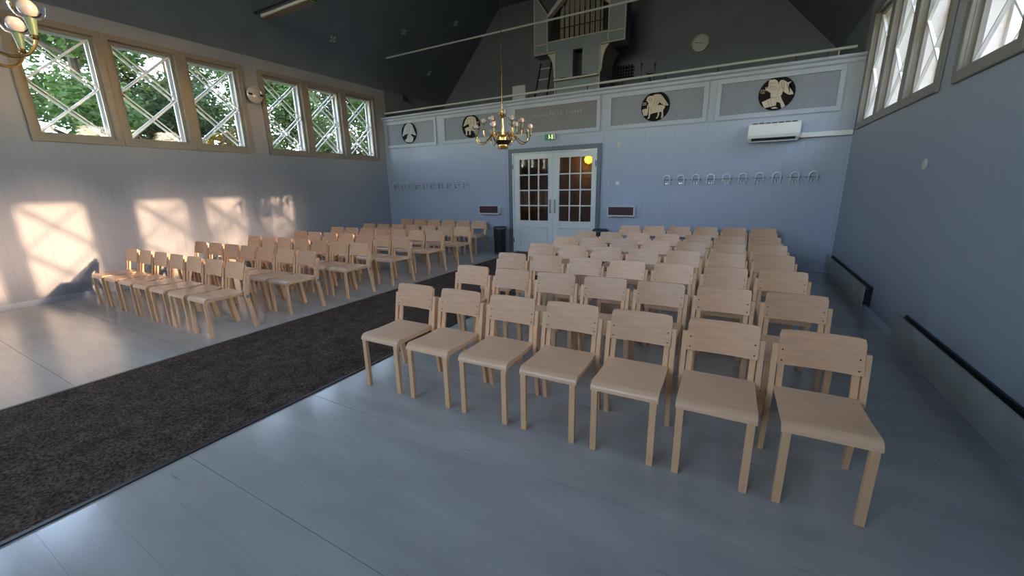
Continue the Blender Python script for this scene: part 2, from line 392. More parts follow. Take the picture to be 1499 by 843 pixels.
# ------------------------------------------------------------------ double door
dr = thing('door_1', None, None, kind='structure')
def surround(b):
    box(b, DX0-.11, DX0-.0, YB-.03, YB+.008, 0, 2.46); box(b, DX1, DX1+.09, YB-.03, YB+.008, 0, 2.46); box(b, DX0, DX1, YB-.03, YB+.008, DZ, 2.46)
obj('surround', surround, M['doorframe'], dr, bevel=.004)
def jamb(b):
    box(b, DX0, DX0+.03, YB-.035, YB+.14, 0, DZ); box(b, DX1-.03, DX1, YB-.035, YB+.14, 0, DZ); box(b, DX0+.03, DX1-.03, YB-.035, YB+.14, DZ-.025, DZ)
obj('door_frame', jamb, M['white'], dr)
for (x0, x1, gx0, gx1, hx) in ((-4.848, -3.822, -4.70, -3.945, -3.88), (-3.818, -2.822, -3.672, -2.905, -3.762)):
    def leaf(b):
        box(b, x0, gx0, YB-.01, YB+.03, .02, DZ-.03); box(b, gx1, x1, YB-.01, YB+.03, .02, DZ-.03)
        box(b, gx0, gx1, YB-.01, YB+.03, 2.21, DZ-.03); box(b, gx0, gx1, YB-.01, YB+.03, .65, .79); box(b, gx0, gx1, YB-.01, YB+.03, .02, .15)
        box(b, gx0, gx1, YB+.008, YB+.022, .15, .65)
        for a_, c_, d_, e_ in ((gx0, gx1, .15, .165), (gx0, gx1, .635, .65), (gx0, gx0+.015, .165, .635), (gx1-.015, gx1, .165, .635)): box(b, a_, c_, YB-.016, YB+.008, d_, e_)
    lf = obj('door_leaf', leaf, M['white'], dr)
    cw = (gx1-gx0)/3; ch = (2.21-.79)/4
    for i in (1, 2): obj('glazing_bar', lambda b: box(b, gx0+cw*i-.013, gx0+cw*i+.013, YB-.008, YB+.028, .79, 2.21), M['white'], lf)
    for j in (1, 2, 3): obj('glazing_bar', lambda b: box(b, gx0, gx1, YB-.0075, YB+.0275, .79+ch*j-.013, .79+ch*j+.013), M['white'], lf)
    for i in range(3):
        for j in range(4): obj('pane', lambda b: box(b, gx0+cw*i+.01, gx0+cw*(i+1)-.01, YB+.009, YB+.012, .79+ch*j+.01, .79+ch*(j+1)-.01), M['glass'], lf)
    def hd(b): tube(b, [(hx, YB-.008, 1.28), (hx, YB-.06, 1.27), (hx, YB-.06, .99), (hx, YB-.008, .98)], .011, 8)
    obj('door_handle', hd, M['fitting'], lf, smooth=True)
for x, z in ((DX0+.02, .3), (DX0+.02, 2.05), (DX1-.02, .3), (DX1-.02, 2.05)):
    obj('hinge', lambda b: lathe(b, [(.009, z-.06), (.009, z+.06)], x, YB-.042, 8), M['darkmetal'], dr)
# lobby behind the door
def lob(b):
    box(b, -5.6, -5.5, YB+.15, YG, 0, ZGAL-.15); box(b, -2.2, -2.1, YB+.15, YG, 0, ZGAL-.15)
lbw = obj('wall_lobby', lob, M['lobby'], kind='structure')
# block courses on the lobby's rear wall, seen dimly through the panes
bm = bmesh.new(); box(bm, 0, .39, -.03, 0, 0, .185); cb = finish(bm, 'brick', M['lobby'])
for j in range(13):
    for i in range(8):
        link('brick', cb, lbw, (-5.5+.4*i+(.2 if j % 2 else 0), YG-1.2, .02+.195*j)) if -5.5+.4*i+(.2 if j % 2 else 0)+.39 < -2.2 else None
obj('wall_lobby_back', lambda b: box(b, -5.5, -2.2, YG-1.2, YG-1.15, 0, ZGAL-.15), M['lobby'], kind='structure')
ll = thing('lobby_lamp', 'amber lit wall lamp seen through the top pane of the double door', 'lamp', (-3.49, YG-1.35, 2.21))
obj('lamp_shade', lambda b: lathe(b, [(.02, -.09), (.09, -.05), (.115, .02), (.09, .09), (.03, .11)], n=14), M['lobbylamp'], ll, smooth=True)
obj('bracket', lambda b: box(b, -.02, .02, 0, .04, -.03, .03), M['brass'], ll)
pl = bpy.data.lights.new('lobby_bulb', 'POINT'); pl.energy = .9; pl.color = (1, .5, .15); pl.shadow_soft_size = .1
po = bpy.data.objects.new('lobby_bulb', pl); C.objects.link(po); po.location = (-3.49, YG-1.6, 2.2)

# ------------------------------------------------------------------ aisle carpet
cp = thing('aisle_carpet', 'long dark brown ribbed carpet runner down the aisle to the double door', 'carpet')
CXL, CXR = -4.77, -2.83; CY0, CY1 = -4.2, 8.72
def cr(b): prism(b, [(CXL+.03, CY0), (CXR-.03-.03, CY0), (CXR-.03+.02, CY1), (CXL+.03, CY1)], .001, .009, 'z')
obj('pile', cr, M['carpet'], cp)
for x0, x1, e0, e1 in ((CXL, CXL+.03, 0, 0), (CXR-.03, CXR, -.03, .02)):
    obj('edge_binding', lambda b: prism(b, [(x0+e0, CY0), (x1+e0, CY0), (x1+e1, CY1), (x0+e1, CY1)], .001, .010, 'z'), M['black'], cp)

# ------------------------------------------------------------------ chairs
def sweep_rect(b, path, w0, w1, t):
    """band in the y-z plane following path (centre line), thickness t, x from w0 to w1"""
    P = [Vector((p[0], p[1])) for p in path]; a, c = [], []
    for i, p in enumerate(P):
        d0 = (P[i]-P[i-1]).normalized() if i else (P[1]-P[0]).normalized()
        d1 = (P[i+1]-P[i]).normalized() if i < len(P)-1 else d0
        d = (d0+d1).normalized(); nrm = Vector((-d.y, d.x)); s = t/2/max(.5, nrm.dot(Vector((-d0.y, d0.x))))
        a.append(p+nrm*s); c.append(p-nrm*s)
    A = [[b.verts.new((x, q.x, q.y)) for x in (w0, w1)] for q in a]; D = [[b.verts.new((x, q.x, q.y)) for x in (w0, w1)] for q in c]
    for i in range(len(P)-1):
        b.faces.new((A[i][0], A[i][1], A[i+1][1], A[i+1][0])); b.faces.new((D[i][0], D[i+1][0], D[i+1][1], D[i][1]))
        b.faces.new((A[i][0], A[i+1][0], D[i+1][0], D[i][0])); b.faces.new((A[i][1], D[i][1], D[i+1][1], A[i+1][1]))
    b.faces.new((A[0][0], D[0][0], D[0][1], A[0][1])); b.faces.new((A[-1][0], A[-1][1], D[-1][1], D[-1][0]))
def arc(cx, cy, r, a0, a1, n): return [(cx+r*math.cos(math.radians(a0+(a1-a0)*i/n)), cy+r*math.sin(math.radians(a0+(a1-a0)*i/n))) for i in range(n+1)]
HW = .192
def seat_fn(b):
    path = [(-.05, .444), (-.15, .438), (-.28, .437), (-.38, .443), (-.425, .4465)]+arc(-.435, .408, .0385, 80, 185, 5)
    sweep_rect(b, path, -HW, HW, .012)
def back_fn(b):
    nx, nz = 10, 6; z0, z1 = .582, .775; r = .022; F, K = [], []
    for i in range(nx+1):
        u = -1+2*i/nx; x = HW*u; colF, colK = [], []
        for j in range(nz+1):
            v = j/nz; xx = x; zz = z0+(z1-z0)*v
            if j == nz and i in (0, nx): xx = x*(1-.035); zz -= .004
            if j == nz and i in (0, nx): pass
            y = -.045*(1-v)+.014*(1-u*u)
            colF.append(b.verts.new((xx, y-.006, zz))); colK.append(b.verts.new((xx, y+.006, zz)))
        F.append(colF); K.append(colK)
    for i in range(nx):
        for j in range(nz):
            b.faces.new((F[i][j], F[i+1][j], F[i+1][j+1], F[i][j+1])); b.faces.new((K[i][j], K[i][j+1], K[i+1][j+1], K[i+1][j]))
    for i in range(nx):
        b.faces.new((F[i][0], K[i][0], K[i+1][0], F[i+1][0])); b.faces.new((F[i][nz], F[i+1][nz], K[i+1][nz], K[i][nz]))
    for j in range(nz):
        b.faces.new((F[0][j], F[0][j+1], K[0][j+1], K[0][j])); b.faces.new((F[nx][j], K[nx][j], K[nx][j+1], F[nx][j+1]))
def front_leg(s):
    path = [(-.462, .002), (-.462, .375)]+arc(-.427, .385, .035, 175, 95, 4)+[(-.38, .424), (-.055, .422)]
    return lambda b: sweep_rect(b, path, s*.181-.015, s*.181+.001 if False else s*.166+.016, .026) if False else sweep_rect(b, path, s*.167-.018, s*.167+.018, .028)
def rear_leg(s):
    path = [(.008, .002), (-.045, .395), (-.046, .41), (.002, .69)]
    return lambda b: sweep_rect(b, path, s*.2065-.0145, s*.2065+.0140, .043)
def back_post(s):
    path = [(-.052, .40), (-.008, .62), (.018, .755)]
    return lambda b: sweep_rect(b, path, s*.169-.016, s*.169+.015, .018)
def screw_fn(x, z):
    v = (z-.582)/.193; y = -.045*(1-v)+.014*(1-(x/HW)**2)-.0065
    return lambda b: lathe(b, [(.0001, y-.0015), (.0045, y-.001), (.0045, y+.002)], x, z, 8, 'y')
def make_chair(name, detail):
    t = thing(name, 'x', 'chair')
    obj('seat', seat_fn, M['birch'], t, smooth=True, bevel=0)
    obj('backrest', back_fn, M['birch_b'], t, smooth=True)
    for s in (-1, 1): obj('leg', front_leg(s), M['birch_v'], t, smooth=False)
    for s in (-1, 1): obj('leg', rear_leg(s), M['birch_v'], t)
    for s in (-1, 1): obj('back_post', back_post(s), M['birch_v'], t)
    obj('stretcher', lambda b: box(b, -.15, .15, -.075, -.055, .385, .412), M['birch'], t)
    for s in (-1, 1):
        def cpl(b):
            box(b, min(s*.2195, s*.223), max(s*.2195, s*.223), -.058, -.026, .375, .41)
            lathe(b, [(.008, s*.22), (.008, s*.228)] if s > 0 else [(.008, -.228), (.008, -.218)], -.045, .395, 8, 'x')
        obj('link_fitting', cpl, M['fitting'], t)
    if detail:
        for x in (-.172, .172):
            for z in (.605, .665): obj('screw', screw_fn(x, z), M['darkmetal'], t)
        for x, y in ((-.167, -.462), (.167, -.462), (-.204, .008), (.204, .008)):
            obj('glide', lambda b: lathe(b, [(.011, 0), (.011, .004)], x, y, 8), M['rod'], t)
    index_kids(t); return t
ROWS_L = [((-8.083, 2.515), (-5.182, 2.515), 7), ((-7.99, 3.405), (-5.19, 3.44), 7), ((-8.012, 4.303), (-5.159, 4.33), 7), ((-7.975, 5.207), (-5.135, 5.225), 7),
          ((-7.998, 6.138), (-5.161, 6.16), 7), ((-7.968, 7.05), (-5.18, 7.10), 7), ((-8.075, 8.477), (-5.709, 8.537), 6)]
ROWS_R = [((-2.389, 2.552), (.467, 2.614), 7), ((-2.419, 3.47), (.438, 3.52), 7), ((-2.444, 4.385), (.422, 4.428), 7), ((-2.466, 5.321), (.408, 5.37), 7),
          ((-2.45, 6.223), (.409, 6.25), 7), ((-2.412, 7.10), (.403, 7.17), 7), ((-1.914, 8.42), (.427, 8.54), 6)]
ROWN = ['front row', 'second row', 'third row', 'fourth row', 'fifth row', 'sixth row', 'back row']
ORD = ['first', 'second', 'third', 'fourth', 'fifth', 'sixth', 'seventh']
protos = {}
for blk, rows in (('sunlit', ROWS_L), ('shaded', ROWS_R)):
    for ri, (A, B, n) in enumerate(rows):
        ang = math.atan2(B[1]-A[1], B[0]-A[0])
        for i in range(n):
            det = ri < 3
            if det not in protos: o = protos[det] = make_chair('chair', det)
            else: o = copy_tree(protos[det])
            t = i/(n-1); j = random.uniform(-1, 1)
            o.location = (A[0]+(B[0]-A[0])*t, A[1]+(B[1]-A[1])*t+j*.004, 0); o.rotation_euler[2] = ang+random.uniform(-.008, .008)
            k = (n-1-i) if blk == 'sunlit' else i
            wallname = 'window wall' if blk == 'sunlit' else 'heater wall'
            if k == 0: lab = 'birch chair at the aisle end of the %s, %s block' % (ROWN[ri], blk)
            elif k == n-1: lab = 'birch chair at the wall end of the %s, %s block' % (ROWN[ri], blk)
            else: lab = 'birch chair %s from the aisle in the %s, %s block' % (ORD[k], ROWN[ri], blk)
            o['label'] = lab; o['category'] = 'chair'; o['group'] = '%s of birch chairs in the %s block' % (ROWN[ri], blk)

# ------------------------------------------------------------------ heaters along the side walls
def heater(y0, y1, side, label):
    s = 1 if side == 'l' else -1; X = XL if side == 'l' else XR
    t = thing('panel_heater', label, 'heater', (X, y0, 0), group='low heaters along the side walls'); L = y1-y0
    def q(a, c): return (min(s*a, s*c), max(s*a, s*c))
    obj('front_panel', lambda b: box(b, *q(.075, .09), 0, L, .085, .345), M['heater'], t, bevel=.003)
    obj('back_plate', lambda b: box(b, *q(.001, .02), .01, L-.01, .09, .335), M['black'], t)
    obj('fin_block', lambda b: box(b, *q(.02, .074), .015, L-.015, .12, .31), M['darkmetal'], t)
heater(6.15, 8.70, 'r', 'low grey panel heater on the shaded side wall, in the far corner')
heater(2.2, 4.99, 'r', 'long low grey panel heater on the shaded side wall, beside the front rows')
heater(2.5, 5.0, 'l', 'low panel heater on the sunlit wall behind the front row chairs')
heater(6.15, 8.6, 'l', 'low panel heater on the sunlit wall behind the rear chair rows')

# ------------------------------------------------------------------ medallions
def P(pts, cx, cz, sc_=1): return [(cx+a*sc_, cz+b*sc_) for a, b in pts]
MED = __import__('json').loads('''[[[[-0.037, 0.238], [0.081, 0.242], [0.153, 0.181], [0.215, 0.028], [0.268, -0.087], [0.18, -0.062], [0.105, -0.028], [0.047, -0.08], [-0.026, -0.018], [-0.134, -0.038], [-0.225, -0.079], [-0.194, 0.023], [-0.125, 0.167]], [[-0.042, -0.045], [0.064, -0.044], [0.16, -0.125], [0.137, -0.227], [0.042, -0.249], [-0.101, -0.226], [-0.146, -0.189], [-0.064, -0.128]]], [[[-0.222, 0.014], [-0.147, 0.152], [-0.077, 0.222], [0.044, 0.228], [0.139, 0.194], [0.167, 0.108], [0.162, -0.009], [0.084, -0.054], [-0.024, -0.028], [-0.063, 0.069], [-0.165, 0.026]], [[-0.158, -0.034], [-0.023, -0.002], [0.106, -0.039], [0.191, -0.079], [0.164, -0.179], [0.121, -0.175], [0.091, -0.122], [0.005, -0.098], [-0.0, -0.192], [-0.056, -0.2], [-0.051, -0.111], [-0.106, -0.098], [-0.1, -0.193], [-0.156, -0.197], [-0.139, -0.104], [-0.182, -0.066]]], [[[-0.175, 0.123], [-0.157, 0.177], [-0.116, 0.203], [-0.056, 0.192], [-0.031, 0.214], [0.038, 0.216], [0.091, 0.205], [0.136, 0.159], [0.252, -0.005], [0.179, -0.003], [0.124, 0.028], [0.079, 0.069], [0.05, 0.031], [0.011, -0.011], [-0.055, 0.006], [-0.112, 0.054], [-0.152, 0.099]], [[-0.153, 0.016], [-0.124, 0.076], [-0.023, 0.013], [0.094, 0.016], [0.168, -0.002], [0.186, -0.029], [0.153, -0.087], [0.166, -0.191], [0.143, -0.236], [0.123, -0.224], [0.139, -0.179], [0.129, -0.116], [0.086, -0.106], [0.081, -0.183], [0.047, -0.232], [0.026, -0.22], [0.059, -0.171], [0.06, -0.109], [-0.036, -0.122], [-0.078, -0.137], [-0.09, -0.209], [-0.138, -0.218], [-0.114, -0.176], [-0.111, -0.123], [-0.159, -0.056]], [[-0.245, -0.047], [-0.183, -0.022], [-0.143, -0.047], [-0.126, -0.148], [-0.208, -0.158]]], [[[-0.147, 0.18], [-0.131, 0.223], [-0.057, 0.227], [-0.012, 0.199], [0.001, 0.157], [0.036, 0.201], [0.077, 0.2], [0.139, 0.153], [0.186, 0.164], [0.156, 0.115], [0.248, -0.042], [0.18, -0.043], [0.118, -0.004], [0.09, 0.026], [0.073, -0.035], [0.037, -0.076], [0.012, -0.146], [-0.043, -0.103], [-0.087, -0.044], [-0.089, 0.011], [-0.172, 0.075], [-0.181, 0.113], [-0.14, 0.126]], [[-0.206, -0.122], [-0.08, -0.067], [-0.008, -0.116], [0.012, -0.146], [0.01, -0.195], [-0.159, -0.224]], [[0.004, -0.072], [0.058, -0.042], [0.091, -0.118], [0.149, -0.219], [0.099, -0.25], [0.068, -0.161], [0.015, -0.137]], [[-0.061, -0.229], [0.004, -0.218], [0.045, -0.245], [-0.034, -0.246]]]]''')
MEDI = [(-8.085, 'pale winged figure', 'figure_pale', 'first'), (-6.035, 'winged ox', 'figure', 'second'), (-1.648, 'winged lion', 'figure', 'third'), (.362, 'eagle', 'figure', 'fourth')]
MLAB = ['round medallion with a pale kneeling winged figure, by the wall corner', 'dark round medallion with a cream winged beast, behind the brass chandelier',
        'dark round medallion with a cream winged lion holding a book', 'dark round medallion with a cream eagle on a book, above the air conditioner']
for (cx, _, fm, nn), lab, polys in zip(MEDI, MLAB, MED):
    t = thing('medallion', lab, 'medallion', (cx, YB-.012, 3.068), group='round medallions on the gallery front')
    obj('disc', lambda b: lathe(b, [(.27, 0), (.27, -.012), (.262, -.017)], 0, 0, 40, 'y'), M['brown_black'], t)
    for k, pl in enumerate(polys):
        bm = bmesh.new(); prism(bm, pl, -.017-.001*k, -.029-.002*k); bmesh.ops.triangulate(bm, faces=[f for f in bm.faces if len(f.verts) > 4])
        link('relief', finish(bm, 'relief', M[fm], .0), t)
MLIN = __import__('json').loads('''[[[[0.076, 0.223], [0.048, 0.04], [-0.016, -0.02]], [[-0.006, 0.193], [-0.081, -0.006]], [[0.147, 0.162], [0.178, -0.044]], [[0.033, -0.052], [0.026, -0.239]]], [[[-0.049, 0.193], [-0.1, 0.079]], [[0.028, 0.219], [0.009, 0.053]], [[0.103, 0.196], [0.104, -0.006]], [[-0.084, -0.041], [0.153, -0.111]]], [[[-0.136, 0.137], [-0.1, 0.159], [-0.061, 0.134], [-0.08, 0.1], [-0.119, 0.115]], [[-0.028, 0.197], [-0.007, 0.123], [-0.033, 0.023]], [[0.015, 0.197], [0.036, 0.108], [0.011, 0.008]], [[0.068, 0.191], [0.076, 0.073]], [[0.106, 0.171], [0.153, 0.085], [0.222, 0.001]], [[0.092, 0.142], [0.147, 0.025]], [[-0.083, -0.034], [-0.058, -0.088], [-0.077, -0.118]], [[-0.201, -0.058], [-0.178, -0.155]], [[0.086, -0.154], [0.139, -0.164]]], [[[-0.121, 0.168], [-0.042, 0.17]], [[-0.128, 0.12], [-0.019, 0.11]], [[-0.154, 0.098], [-0.003, 0.084]], [[-0.087, 0.059], [-0.013, 0.059]], [[0.078, 0.19], [0.095, 0.112], [0.09, 0.024]], [[0.006, 0.177], [0.032, 0.093], [0.006, -0.029]], [[0.046, 0.18], [0.069, 0.062]], [[0.125, 0.135], [0.19, -0.006]], [[-0.064, -0.066], [0.043, -0.065]], [[-0.119, -0.096], [-0.089, -0.209]], [[-0.083, -0.087], [-0.049, -0.195]]]]''')
for t_, lines in zip([o for o in C.objects if o.name.startswith('medallion') and o.type == 'EMPTY'], MLIN):
    for ln in lines: obj('carved_line', lambda b: tube(b, [(p_[0], -.031, p_[1]) for p_ in ln], .0035, 4), M['carve'], t_)
def text(name, s, size, mt, parent, loc, ext=.002):
    c = bpy.data.curves.new(name, 'FONT'); c.body = s; c.size = size; c.extrude = ext; c.align_x = 'LEFT'
    tmp = bpy.data.objects.new(name, c); C.objects.link(tmp); dg = bpy.context.evaluated_depsgraph_get()
    me = bpy.data.meshes.new_from_object(tmp.evaluated_get(dg)); bpy.data.objects.remove(tmp); me.materials.clear(); me.materials.append(mt)
    o = link(name, me, parent, loc); o.rotation_euler = (PI/2, 0, 0); return o
meds = [o for o in C.objects if o.name.startswith('medallion') and o.type == 'EMPTY']
text('lettering', 'JOHAN', .042, M['figure'], meds[3], (-.245, -.019, .055))
text('lettering', 'NES', .042, M['figure'], meds[3], (-.245, -.019, .015))
for m_, x0 in ((meds[2], -.245), (meds[1], .16)):
    obj('lettering', lambda b: [box(b, x0, x0+.075, -.02, -.017, z, z+.012) for z in (.075, .045)], M['figure'], m_)

# ------------------------------------------------------------------ air conditioner
ac = thing('air_conditioner', 'white wall air conditioner under the eagle medallion', 'air conditioner', (.0, YB, 2.285))
def acb(b): prism(b, [(0, .0), (-.13, .0), (-.205, .045), (-.22, .09), (-.215, .27), (-.19, .295), (0, .295)], 0, .765, 'x')
obj('casing', acb, M['ac'], ac, bevel=.006)
obj('air_outlet', lambda b: prism(b, [(-.12, -.003), (-.128, .006), (-.203, .052), (-.208, .040)], .06, .71, 'x'), M['black'], ac)
obj('louver', lambda b: box(b, .03, .74, -.215, -.135, -.015, -.008), M['ac'], ac)
obj('front_cover', lambda b: box(b, .015, .75, -.226, -.214, .095, .268), M['ac'], ac, bevel=.004)
for k in range(7): obj('intake_slot', lambda b: box(b, .06+k*.095, .06+k*.095+.075, -.217, -.195, .283, .297), M['black'], ac)
obj('nameplate', lambda b: box(b, .36, .42, -.2275, -.226, .243, .25), M['rod'], ac)
obj('display_lamp', lambda b: box(b, .60, .62, -.222, -.215, .085, .092), M['rod'], ac)
obj('duct', lambda b: box(b, .77, XR-.01, YB-.08, YB, 2.313, 2.39), M['ac'], bevel=.008).name = 'pipe_duct'
tag(bpy.data.objects['pipe_duct'], 'white pipe duct running from the air conditioner to the corner', 'duct')

# ------------------------------------------------------------------ coat hooks
def hook_proto():
    t = thing('coat_hook', 'x', 'coat hook')
    obj('plate', lambda b: box(b, -.03, .03, -.008, 0, -.07, -.045), M['steel'], t, bevel=.002)
    pts = [(-.062, -.012, -.085), (-.062, -.035, -.06), (-.062, -.06, .03)]+[(.062*math.cos(a), -.062-.01*math.sin(a), .04+.062*math.sin(a)) for a in [PI-PI*k/10 for k in range(11)]]+[(.062, -.06, .03), (.062, -.035, -.06), (.062, -.012, -.085)]
    obj('hoop', lambda b: tube(b, pts, .010, 8), M['hoop'], t, smooth=True)
    obj('lower_hook', lambda b: tube(b, [(0, -.004, -.06), (0, -.04, -.065), (0, -.07, -.055), (0, -.08, -.03)], .005, 6), M['darkmetal'], t)
    obj('stay', lambda b: tube(b, [(-.10, -.004, .01), (-.062, -.05, .01), (.062, -.05, .01), (.10, -.004, .01)], .004, 6), M['darkmetal'], t)
    index_kids(t); return t
hp = None
for x0, dx, zc, txt, nb in ((-8.738, .2705, 1.665, 'on the wall behind the sunlit block', 'wall corner'), (-1.333, .2657, 1.650, 'on the wall behind the shaded block', 'doors')):
    for i in range(10):
        if hp is None: o = hp = hook_proto()
        else: o = copy_tree(hp)
        o.location = (x0+dx*i, YB, zc)
        o['label'] = 'steel hoop coat hook, %s from the %s, %s' % (ORD[i] if i < 7 else ['eighth', 'ninth', 'tenth'][i-7], nb, txt)
        o['category'] = 'coat hook'; o['group'] = 'coat hooks '+txt

# ------------------------------------------------------------------ small wall things
for x0, x1, lab in ((-5.82, -5.24, 'white wall box with a dark maroon front, above the tall bin beside the door'), (-2.49, -1.92, 'white wall box with a dark maroon front, above the half-hidden bin')):
    t = thing('wall_box', lab, 'wall box', (x0, YB, .93), group='maroon fronted boxes beside the door'); L = x1-x0
    obj('body', lambda b: box(b, 0, L, -.13, 0, 0, .205), M['white'], t, bevel=.004)
    obj('front', lambda b: box(b, .02, L-.02, -.136, -.129, .03, .2), M['maroon'], t)
for (x, z, s_, lab) in ((-2.33, 1.622, .04, 'white light switch on the wall beside the double door'), (-2.328, 2.409, .045, 'small cream square box high beside the double door')):
    t = thing('wall_switch', lab, 'switch', (x, YB, z))
    obj('plate', lambda b: box(b, -s_, s_, -.012, 0, -s_, s_), M['white'] if z < 2 else M['cream'], t, bevel=.002)
    obj('rocker', lambda b: box(b, -s_*.5, s_*.5, -.017, -.011, -s_*.6, s_*.6), M['white'] if z < 2 else M['cream'], t)
obj('blank_plate', lambda b: box(b, -2.545, -2.505, YB-.008, YB, 1.56, 1.66), M['cream']); tag(bpy.data.objects['blank_plate'], 'faded cream strip on the wall next to the light switch', 'plate')
obj('vent_cover', lambda b: lathe(b, [(.05, XR-.001), (.05, XR-.010), (.04, XR-.013)] if False else [(.04, XR-.013), (.05, XR-.008), (.05, XR)], 5.39, 1.72, 18, 'x'), M['cream'])
tag(bpy.data.objects['vent_cover'], 'small round cream cover on the shaded side wall', 'cover'); bpy.data.objects['vent_cover'].scale = (1, 1, 1)
ex = thing('exit_sign', 'small green exit sign box above the double door', 'exit sign', (-3.87, YB, 2.60))
obj('sign_box', lambda b: box(b, -.125, .10, -.10, 0, 0, .12), M['exitgreen'], ex, bevel=.003)
obj('end_cap', lambda b: box(b, .10, .118, -.10, 0, 0, .12), M['white'], ex)
def run(b):
    lathe(b, [(.0001, -.104), (.012, -.104), (.012, -.101)], -.015, .093, 10, 'y')
    prism(b, [(-.03, .08), (0, .085), (.005, .05), (.03, .035), (.02, .025), (-.005, .04), (-.02, .012), (-.035, .015), (-.02, .045)], -.104, -.101)
    prism(b, [(.045, .01), (.075, .01), (.075, .105), (.045, .105)], -.104, -.101)
obj('running_figure', run, M['exitlit'], ex)
obj('pull_cord', lambda b: tube(b, [(0, -.05, 0), (0, -.05, -.05)], .004, 6), M['darkmetal'], ex)
cl = thing('wall_clock', 'round grey clock high on the dark gallery wall', 'clock', (-1.225, YG, 4.865))
obj('clock_rim', lambda b: lathe(b, [(.19, 0), (.19, -.05), (.17, -.055), (.165, -.04), (.0001, -.04)], 0, 0, 32, 'y'), M['cream'], cl, smooth=True)
obj('clock_face', lambda b: lathe(b, [(.165, -.041), (.0001, -.043)], 0, 0, 32, 'y'), M['rod'], cl)
for a, L in ((2.0, .08), (4.9, .13)): obj('clock_hand', lambda b: tube(b, [(0, -.047, 0), (L*math.sin(a), -.047, L*math.cos(a))], .005, 6), M['black'], cl)
for k in range(12): obj('hour_mark', lambda b: box(b, .145*math.sin(k*PI/6)-.006, .145*math.sin(k*PI/6)+.006, -.046, -.043, .145*math.cos(k*PI/6)-.006, .145*math.cos(k*PI/6)+.006), M['black'], cl)
sp = thing('wall_bracket', 'small black bracket on the wall above the gallery end', 'bracket', (XL, 9.77, 4.20))
obj('arm', lambda b: box(b, 0, .05, -.02, .02, -.07, .07), M['black'], sp); obj('clip', lambda b: box(b, .05, .12, .0, .06, -.08, .02), M['black'], sp)
# bins
for x, y, lab in ((-5.03, 8.42, 'tall black pedal bin beside the double door, near the sunlit block'), (-2.60, 8.60, 'black bin half hidden behind the back row of the shaded block')):
    t = thing('bin', lab, 'bin', (x, y, 0), group='black bins beside the double door')
    obj('body', lambda b: lathe(b, [(.135, .01), (.145, .03), (.16, .60)], n=20), M['black'], t, smooth=True)
    obj('lid', lambda b: lathe(b, [(.166, .602), (.166, .64), (.15, .665), (.0001, .672)], n=20), M['black'], t, smooth=True)
    obj('pedal', lambda b: box(b, -.03, .03, -.185, -.13, .015, .03), M['steel'], t)
    obj('base_ring', lambda b: lathe(b, [(.14, 0), (.14, .012)], n=20), M['darkmetal'], t)

# ------------------------------------------------------------------ wall sconce between the window groups
s_ = thing('wall_sconce', 'round glass wall lamp with metal clips between the window groups', 'lamp', (XL, 5.30, 3.52))
obj('back_plate', lambda b: lathe(b, [(.06, 0), (.06, .03)], 0, 0, 16, 'x'), M['steel'], s_)
obj('glass_dish', lambda b: lathe(b, [(.03, .03), (.09, .035), (.14, .055), (.16, .085), (.15, .105), (.10, .135), (.04, .15), (.0001, .152)], 0, 0, 28, 'x'), M['dish'], s_, smooth=True)
for sg in (-1, 1): obj('clip', lambda b: box(b, .09, .15, sg*.11-.035, sg*.11+.035, -.02, .02), M['darkmetal'], s_, bevel=.006)

# ------------------------------------------------------------------ tie rods, batten lamp, ceiling vents
for k, y in enumerate((5.25, 8.545)):
    lab = ['thin pale tie rod carrying the batten lamp across the hall', 'thin pale tie rod across the hall in front of the organ'][k]
    t = thing('tie_rod', lab, 'tie rod', (XC, y, 4.89), group='tie rods across the hall')
    obj('bar', lambda b: tube(b, [(-4.67, 0, 0), (4.67, 0, 0)], .02, 8), M['rod'] if k else M['darkmetal'], t, smooth=True)
    for sg in (-1, 1): obj('end_plate', lambda b: lathe(b, [(.03, sg*4.64), (.03, sg*4.655)] if sg > 0 else [(.03, -4.655), (.03, -4.64)], 0, 0, 12, 'x'), M['darkmetal'], t)
bl = thing('batten_lamp', 'long white batten lamp with a brownish underside on the tie rod', 'lamp', (-7.65, 5.40, 4.84))
obj('housing', lambda b: box(b, -.73, .70, -.09, .08, -.01, .045), M['white'], bl, bevel=.004)
obj('diffuser', lambda b: box(b, -.70, .68, -.07, .075, -.03, -.01), M['wood'], bl)
obj('end_socket', lambda b: box(b, .70, .75, -.06, .06, -.03, .03), M['sleeve'], bl)
for k, ((x, y, z), lab) in enumerate((((-8.46, 6.98, 4.92), 'above the far window group'), ((-7.955, 8.776, 5.475), 'just over the tie rod by the organ'), ((-7.435, 10.33, 6.04), 'highest, near the gable'), ((-8.468, 10.30, 4.915), 'low over the gallery end'))):
    t = thing('ceiling_vent', 'small pale cross-shaped ceiling vent '+lab, 'vent', (x, y, z), group='cross-shaped vents in the sloped ceiling')
    t.rotation_euler = (0, -math.atan(1.09), 0)
    def v(b):
        for a in range(4):
            c, s2 = math.cos(a*PI/2+.6), math.sin(a*PI/2+.6)
            prism(b, [(0, 0), (c*.07-s2*.035, s2*.07+c*.035), (c*.09, s2*.09), (c*.07+s2*.035, s2*.07-c*.035)], -.004, -.016, 'z')
    obj('vent_cross', v, M['rod'], t)

